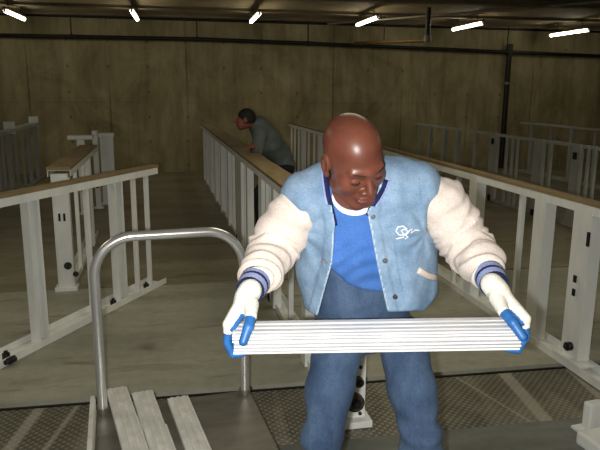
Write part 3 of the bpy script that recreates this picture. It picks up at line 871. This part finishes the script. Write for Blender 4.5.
# --- jacket
jp = [P(366, 322, 1.955), P(370, 285, 1.945), P(367, 250, 1.90), P(361, 215, 1.845), P(360, 198, 1.82)]
def jacket_solid(Q):
    d = loft(Q, jp, [.178, .198, .200, .188, .165], [.150, .158, .150, .135, .11], k=.05)
    d = smin(d, loft(Q, [P(305, 196, 1.80), P(355, 183, 1.83), P(418, 186, 1.80)], [.088, .09, .088], [.070, .072, .070], side=(0, 1, 0)), .05)
    d = smin(d, capsule(Q, NB+np.array((0, .03, -.03)), NB+np.array((.0, .012, .028)), .09, .074), .045)
    return d
OPEN = [(331, 172), (329, 190), (335, 222), (334, 245), (332, 264), (317, 318), (313, 345), (396, 345), (388, 314), (377, 265), (371, 232), (367, 212), (375, 198), (381, 178), (381, 120), (331, 120)]
def jacket(Q):
    d = jacket_solid(Q)
    u, v, Z = front_uv(Q)
    w = .0045*wave(Q, [(30, 1), (65, .6)], 3)
    # drape folds running down the panels, and pulls toward the armpits
    w = w+.0035*np.sin((u-.25*v)*.16+1.2*np.sin(v*.045))*np.clip((v-215)/60, 0, 1)
    w = w+.0028*np.exp(-((np.hypot(u-425, v-235)-20)/16.)**2)*np.sin(np.arctan2(v-235, u-425)*9)
    w = w+.0028*np.exp(-((np.hypot(u-300, v-232)-20)/16.)**2)*np.sin(np.arctan2(v-232, u-300)*9)
    d = d+w
    # raised front plackets
    op = poly2d(u, v, OPEN)
    front = Q[..., 1] < (BASE[1]-.10)
    pl = np.where(front & (op < 11) & (v > 205), .0045*np.clip((11-op)/1.5, 0, 1), 0)
    d = d-pl
    sh = np.maximum(d, -(d+.013+pl))
    # open front
    y0 = 1.86-.55*(Q[..., 2]-1.15)
    cut = np.maximum(op*Z/F_PX, Q[..., 1]-y0)
    sh = smax(sh, -cut, .004)
    # hem and arm holes
    hem = [(255, 330), (300, 306), (318, 317), (318, 345), (388, 345), (388, 312), (425, 311), (438, 296), (500, 290), (500, 460), (250, 460)]
    sh = smax(sh, -poly2d(u, v, hem)*Z/F_PX, .006)
    for (a, b) in ((P(286, 212, 1.80), P(240, 246, 1.83)), (P(436, 202, 1.80), P(487, 244, 1.84))):
        n = (b-a)/np.linalg.norm(b-a); side = ((Q-a.astype('f4'))@n.astype('f4'))
        sh = np.maximum(sh, -np.maximum(capsule(Q, a, a+n*.3, .088), .012-side))
    sh = smax(sh, -capsule(Q, NB+np.array((0, .01, -.02)), HC+np.array((-.005, .03, .02)), .068, .085), .006)
    return sh
jk = sdf_obj('jacket', jacket, (-.16, 1.48, .82), (.56, 2.20, 1.50), .0048, [M['denim_light'], M['denim_seam']], man, BASE,
             matfn=lambda c: ((lambda uv: ((np.abs(poly2d(uv[0], uv[1], OPEN)-.6) < 1.0) & (c[:, 1] < 1.88)))(front_uv(c))).astype(int))
# helper: first surface met going into a solid along the viewing axis of the chest
def on_surface(fn, px, py, lift=.002, z0=1.45, z1=2.1):
    Zs = np.linspace(z0, z1, 700); pts = np.array([P(px, py, Z) for Z in Zs])
    d = fn(pts.astype('f4')); i = int(np.argmax(d < 0))
    return P(px, py, Zs[i]-lift)
def strip(name, fn, line, w, mat, parent, lift=.002, th=.003):
    """stitched strip lying on a garment: line in measured coordinates"""
    L = []
    for (a, b) in zip(line[:-1], line[1:]):
        n = max(2, int(math.hypot(b[0]-a[0], b[1]-a[1])/3))
        L += [(a[0]+(b[0]-a[0])*k/n, a[1]+(b[1]-a[1])*k/n) for k in range(n)]
    L.append(line[-1])
    pts = [on_surface(fn, x, y, lift) for x, y in L]
    P3 = [Vector(p-BASE) for p in pts]
    mb = MB(); vs = []; fs = []
    for i, p in enumerate(P3):
        d = (P3[min(i+1, len(P3)-1)]-P3[max(i-1, 0)]).normalized()
        nrm = Vector((0, -1, .25)).normalized(); sd = d.cross(nrm).normalized()
        for sx, up in ((-1, 0), (-.8, 1), (.8, 1), (1, 0)): vs.append(p+sd*sx*w/2+nrm*up*th)
    for i in range(len(P3)-1):
        for k in range(3):
            a = i*4+k; fs.append((a, a+1, a+5, a+4))
        fs.append((i*4+3, i*4, i*4+4, i*4+7))
    fs += [(0, 1, 2, 3), tuple(len(vs)-4+k for k in range(4))]
    mb.add(vs, fs, 0, True)
    return mb.build(name, mat, parent)
# collar band: dark knit with a pale line, both sides
for line in ([(325, 164), (325.5, 178), (328, 196), (333, 216), (335, 226)], [(386, 180), (383, 189), (378, 198), (371, 208), (368, 216)]):
    strip('collar', jacket_solid, line, .014, M['knit_navy'], jk, -.004, .008)
    strip('collar_trim', jacket_solid, [(x-3.2 if x < 350 else x+3.2, y) for x, y in line], .007, M['knit_lilac'], jk, -.002, .006)
for (x, y) in ((385, 261), (395, 297), (324, 262), (373, 217)):
    p = on_surface(jacket_solid, x, y, .004)-BASE
    MB().tube([p+np.array((0, .003, 0)), p+np.array((0, -.004, .001))], [.0075, .0068], 14).build('button', M['bolt'], jk)
strip('pocket_welt', jacket_solid, [(418, 270), (428, 276), (437, 278)], .019, M['sleeve'], jk, .001, .004)
# embroidered logo on the chest
L = [[(407, 229), (403, 226), (398, 227), (396, 231), (399, 235), (405, 235), (408, 231), (404, 229), (401, 231)], [(406, 235), (409, 231), (412, 228.5), (411, 233), (415, 230), (419, 230.5)],
     [(396, 239), (400, 238), (404, 237)], [(402, 232), (405, 235), (408, 237), (405, 239)]]
for l in L:
    pts = [on_surface(jacket_solid, x, y, .0075)-BASE for x, y in l]
    MB().tube(pts, .0022, 6).build('embroidered_logo', M['logo'], jk)
# back and front yoke seams
strip('seam', jacket_solid, [(419.5, 178), (421, 205), (420.5, 235)], .003, M['denim_light'], jk, .000, .002)
strip('seam', jacket_solid, [(391, 215), (397, 262), (405, 306)], .003, M['denim_light'], jk, .000, .002)

# --- sleeves with gathered folds
def sleeve(side):
    if side < 0: pts = [P(306, 202, 1.80), P(295, 214, 1.80), P(281, 235, 1.815), P(272, 252, 1.80), P(262, 269, 1.72), P(255.5, 281, 1.665)]; rs = [.048, .066, .070, .064, .052, .041]
    else: pts = [P(424, 192, 1.80), P(440, 204, 1.80), P(456, 228, 1.82), P(470, 250, 1.81), P(481, 263, 1.73), P(489, 275, 1.675)]; rs = [.050, .072, .072, .064, .054, .041]
    def fn(Q):
        d = chain(Q, pts, rs, .03)
        # axial coordinate
        best = np.full(Q.shape[:-1], 9., 'f4'); ax = np.zeros_like(best); acc = 0
        for i in range(len(pts)-1):
            t, q = seg(Q, pts[i], pts[i+1]); l = np.linalg.norm(pts[i+1]-pts[i]); dd = (q*q).sum(-1)
            m = dd < best; ax = np.where(m, acc+t*l, ax); best = np.where(m, dd, best); acc += l
        a = ax/acc
        wv = wave(Q, [(30, 1)], 5+side)
        env = .25+np.exp(-((a-.93)/.14)**2)*1.0+np.exp(-((a-.55)/.16)**2)*.7
        f = .0044*env*np.sin(ax*185+3.2*wv)+.0028*wave(Q, [(55, 1), (95, .6)], 11+side)
        f = f+.0025*np.sin(ax*90+4*wave(Q, [(18, 1)], 2))
        d = d+f
        n = (pts[-1]-pts[-2]); n = n/np.linalg.norm(n)
        d = smax(d, (Q-pts[-1].astype('f4'))@n.astype('f4')-.004, .012)
        # starts at the jacket's shoulder seam
        return d
    lo = np.min(pts, 0)-.1; hi = np.max(pts, 0)+.1
    o = sdf_obj('sleeve', fn, lo, hi, .0038, M['sleeve'], jk, BASE); o['label'] = 'cream sleeve'
    # rib cuff
    a = pts[-1]; W = WRL if side < 0 else WRR
    n = (W-pts[-2]); n /= np.linalg.norm(n)
    n = W-a; LW = np.linalg.norm(n); n /= LW
    mb = MB(); ring = []; bands = [0, 0, 1, 1, 0, 1, 1, 0]
    nb = len(bands); Ltot = LW*.72+.020
    R = Vector(n).to_track_quat('Z', 'Y').to_matrix(); K = 48; st = a-n*.020-BASE
    rows = []
    for i in range(nb*3+1):
        t = i/(nb*3); r = .028+.012*min(1, t*6)-.005*t+.002*sin(pi*t)
        rows.append([Vector(st+n*Ltot*t)+R@Vector((cos(2*pi*k/K)*(r+.0008*(k % 2)), sin(2*pi*k/K)*(r+.0008*(k % 2)), 0)) for k in range(K)])
    for i in range(nb*3):
        mb.add(rows[i]+rows[i+1], [(k, (k+1) % K, K+(k+1) % K, K+k) for k in range(K)], bands[i//3], True)
    inner = [Vector(st+n*Ltot)+R@Vector((cos(2*pi*k/K)*.026, sin(2*pi*k/K)*.026, 0)) for k in range(K)]
    mb.add(rows[-1]+inner, [(k, (k+1) % K, K+(k+1) % K, K+k) for k in range(K)], 0, True)
    c = mb.build('cuff', [M['knit_navy'], M['knit_lilac']], jk)
sleeve(-1); sleeve(1)

# --- gloves
for s in (-1, 1):
    W, wf, bf, K, th = hand(s)
    fn = lambda Q: smin(wf(Q), bf(Q), .004)
    allp = np.array(list(K)+list(th)+[W])
    g = sdf_obj('glove', fn, allp.min(0)-.085, allp.max(0)+.05, .0022, [M['glove_white'], M['glove_blue']], man, BASE,
                matfn=lambda c: (bf(c) < wf(c)-.0006).astype(int))
    g['label'] = 'white knit glove with blue coated palm and fingers'

# --- jeans
def jeans(Q):
    d = loft(Q, [P(363, 318, 2.015), P(360, 290, 1.985), P(358, 262, 1.94)], [.150, .150, .148], [.115, .119, .112], k=.03)
    for a, b, c, sd in ((HIPL, KNL, ANL, 1), (HIPR, KNR, ANR, 2)):
        e = chain(Q, [a, (a+b)/2, b, (b+c)/2, c+np.array((0, 0, -.02))], [.081, .071, .0585, .057, .060], .03)
        e = e+.0050*wave(Q, [(24, 1), (55, .6)], 20+sd)*1.0+.005*np.sin((Q[..., 2]*60)+4*wave(Q, [(14, 1)], sd))*np.exp(-((Q[..., 2]-b[2])/.14)**2)
        d = smin(d, e, .018)
    u, v, Z = front_uv(Q)
    d = d+.002*np.sin(v*.35+.12*u)*np.exp(-((v-320)/18.)**2)
    d = np.maximum(d, .085-Q[..., 2])
    return np.maximum(d, Q[..., 2]-1.13)
sdf_obj('jeans', jeans, (-.16, 1.62, .05), (.56, 2.24, 1.16), .0065, M['jeans'], man, BASE)
for s, A in ((-1, ANL), (1, ANR)):
    def boot(Q):
        d = chain(Q, [A+np.array((0, .01, .06)), A+np.array((0, .015, -.03))], [.052, .05], .01)
        d = smin(d, capsule(Q, A+np.array((0, .03, -.05)), A+np.array((s*.01, -.15, -.055)), .048, .042), .04)
        return np.maximum(d, .001-Q[..., 2])
    sdf_obj('boot', boot, A-np.array((.12, .26, .12)), A+np.array((.12, .14, .13)), .006, M['boot'], man, BASE)
strip('belt_line', jeans, [(336, 279), (350, 293), (366, 299), (384, 301)], .004, M['jeans'], man, .001, .002) if False else None

# ------------------------------------------------------------------ the far person
B2 = np.array((-.10, 6.75, 0.0)); B2 = P(272, 300, 6.75); B2[2] = 0
far = empty('person', to_world(B2), -YAW, 'person in a grey shirt with black hair, bending over the central railing in the background', 'person')
h2 = P(246, 119, 6.35); n2 = P(258, 126, 6.45); c2 = P(268, 140, 6.55); w2 = P(279, 155, 6.7); p2 = P(283, 166, 6.75)
s2a = P(260, 133, 6.35); s2b = P(266, 128, 6.65); e2a = P(257, 152, 6.15); h2a = P(252, 147, 6.0)
e2b = P(262, 150, 6.7); h2b = P(256, 150, 6.4)
hipa, hipb = p2+np.array((-.02, -.09, -.02)), p2+np.array((-.0, .09, -.02))
kna, knb = np.array((hipa[0]-.22, hipa[1]-.05, .50)), np.array((hipb[0]-.10, hipb[1], .50))
ana, anb = np.array((kna[0]+.02, kna[1]+.05, .09)), np.array((knb[0]+.08, knb[1]+.05, .09))
# keep the hands lying on top of the railing's cap
def far_body(Q):
    d = ell(Q, h2, (.085, .073, .093))
    d = smin(d, ell(Q, h2+np.array((-.045, -.02, -.05)), (.05, .05, .06)), .03)
    d = smin(d, capsule(Q, h2+np.array((-.11, -.02, -.03)), h2+np.array((-.09, -.02, .0)), .012), .01)
    for s in (-1, 1): d = smin(d, ell(Q, h2+np.array((.0, s*.082, -.01)), (.02, .01, .03)), .006)
    d = smin(d, capsule(Q, h2+np.array((.03, 0, -.03)), n2, .05), .03)
    d = smin(d, loft(Q, [n2, c2, w2, p2], [.13, .15, .13, .14], [.08, .10, .09, .10], side=(0, 1, 0), k=.04), .03)
    for a, b, c in ((s2a, e2a, h2a), (s2b, e2b, h2b)):
        d = smin(d, chain(Q, [a, b, c], [.048, .038, .026]), .03)
        for i in range(4):
            q = c+np.array((-.03, -.03+.02*i, .0)); d = smin(d, chain(Q, [c, q, q+np.array((-.045, 0, -.008))], [.02, .011, .009]), .008)
        d = smin(d, chain(Q, [c, c+np.array((-.01, -.045, .0)), c+np.array((-.04, -.06, -.004))], [.018, .012, .009]), .008)
    for a, b, c in ((hipa, kna, ana), (hipb, knb, anb)):
        d = smin(d, chain(Q, [a, b, c], [.075, .052, .036]), .03)
    return d
allp = np.array([h2, n2, c2, w2, p2, s2a, s2b, e2a, e2b, h2a, h2b, kna, knb, ana, anb])
lo, hi = allp.min(0)-.2, allp.max(0)+.2
sdf_obj('body', far_body, lo, hi, .010, M['skin_far'], far, B2)
def far_shirt(Q):
    d = loft(Q, [n2, c2, w2, p2+np.array((0, 0, .02))], [.15, .185, .165, .165], [.10, .13, .12, .125], side=(0, 1, 0), k=.04)
    for a, b, c in ((s2a, e2a, h2a), (s2b, e2b, h2b)):
        m = b+(c-b)*.6
        d = smin(d, chain(Q, [a, b, m], [.072, .058, .044]), .04)
    return d+.006*wave(Q, [(22, 1), (45, .6)], 31)
sdf_obj('shirt', far_shirt, lo, hi, .012, M['grey_shirt'], far, B2)
def far_trousers(Q):
    d = loft(Q, [w2+np.array((.02, 0, -.06)), p2], [.15, .165], [.115, .13], side=(0, 1, 0), k=.04)
    for a, b, c in ((hipa, kna, ana), (hipb, knb, anb)):
        d = smin(d, chain(Q, [a, b, c], [.10, .078, .066]), .04)
    return np.maximum(d+.005*wave(Q, [(20, 1)], 9), .06-Q[..., 2])
sdf_obj('trousers', far_trousers, lo-.02, hi, .012, M['dark_trousers'], far, B2)
def far_hair(Q):
    d = ell(Q, h2+np.array((.008, 0, .012)), (.094, .080, .096))
    q = Q-h2.astype('f4')
    # face side left open: front-lower half
    return smax(d, -(q[..., 0]*.75+q[..., 2]*.75+.035), .01)
sdf_obj('hair', far_hair, h2-.16, h2+.16, .008, M['hair'], far, B2)
for s, A in ((0, ana), (1, anb)):
    def boot2(Q):
        d = capsule(Q, A+np.array((.03, 0, -.045)), A+np.array((-.14, 0, -.05)), .045, .04)
        return np.maximum(smin(d, capsule(Q, A+np.array((0, 0, .04)), A, .05), .03), .001-Q[..., 2])
    sdf_obj('boot', boot2, A-np.array((.25, .12, .12)), A+np.array((.14, .12, .12)), .01, M['boot'], far, B2)

# ------------------------------------------------------------------ light
w = bpy.data.worlds.new('world'); S.world = w; w.use_nodes = True
w.node_tree.nodes['Background'].inputs[0].default_value = (.05, .045, .03, 1)
w.node_tree.nodes['Background'].inputs[1].default_value = .3
fl = bpy.data.lights.new('camera_flash', 'AREA'); fl.shape = 'RECTANGLE'; fl.size = .035; fl.size_y = .018
fl.energy = 31; fl.color = (1.0, .98, .95); fl.spread = radians(150)
fo = bpy.data.objects.new('camera_flash', fl); C.objects.link(fo)
fo.matrix_world = cam.matrix_world @ Matrix.Translation((-.048, -.022, -.03))
# lamps further forward in the garage, out of the picture, in the same rows
for (x, y) in ((-2.6, 4.5), (1.2, 4.2), (5, 4.5), (-2.6, -1), (1.2, -1.5), (5, -1), (9, 3)):
    l = bpy.data.lights.new('ceiling_tube_light', 'AREA'); l.shape = 'RECTANGLE'; l.size = 1.1; l.size_y = 1.6
    l.energy = 16; l.color = (1, .91, .68)
    lo_ = bpy.data.objects.new('ceiling_tube_light', l); C.objects.link(lo_); lo_.location = (x, y, 2.62)
S.view_settings.view_transform = 'Standard'; S.view_settings.look = 'None'
S.view_settings.gamma = 1; S.view_settings.use_curve_mapping = False
S.view_settings.exposure = 0.14
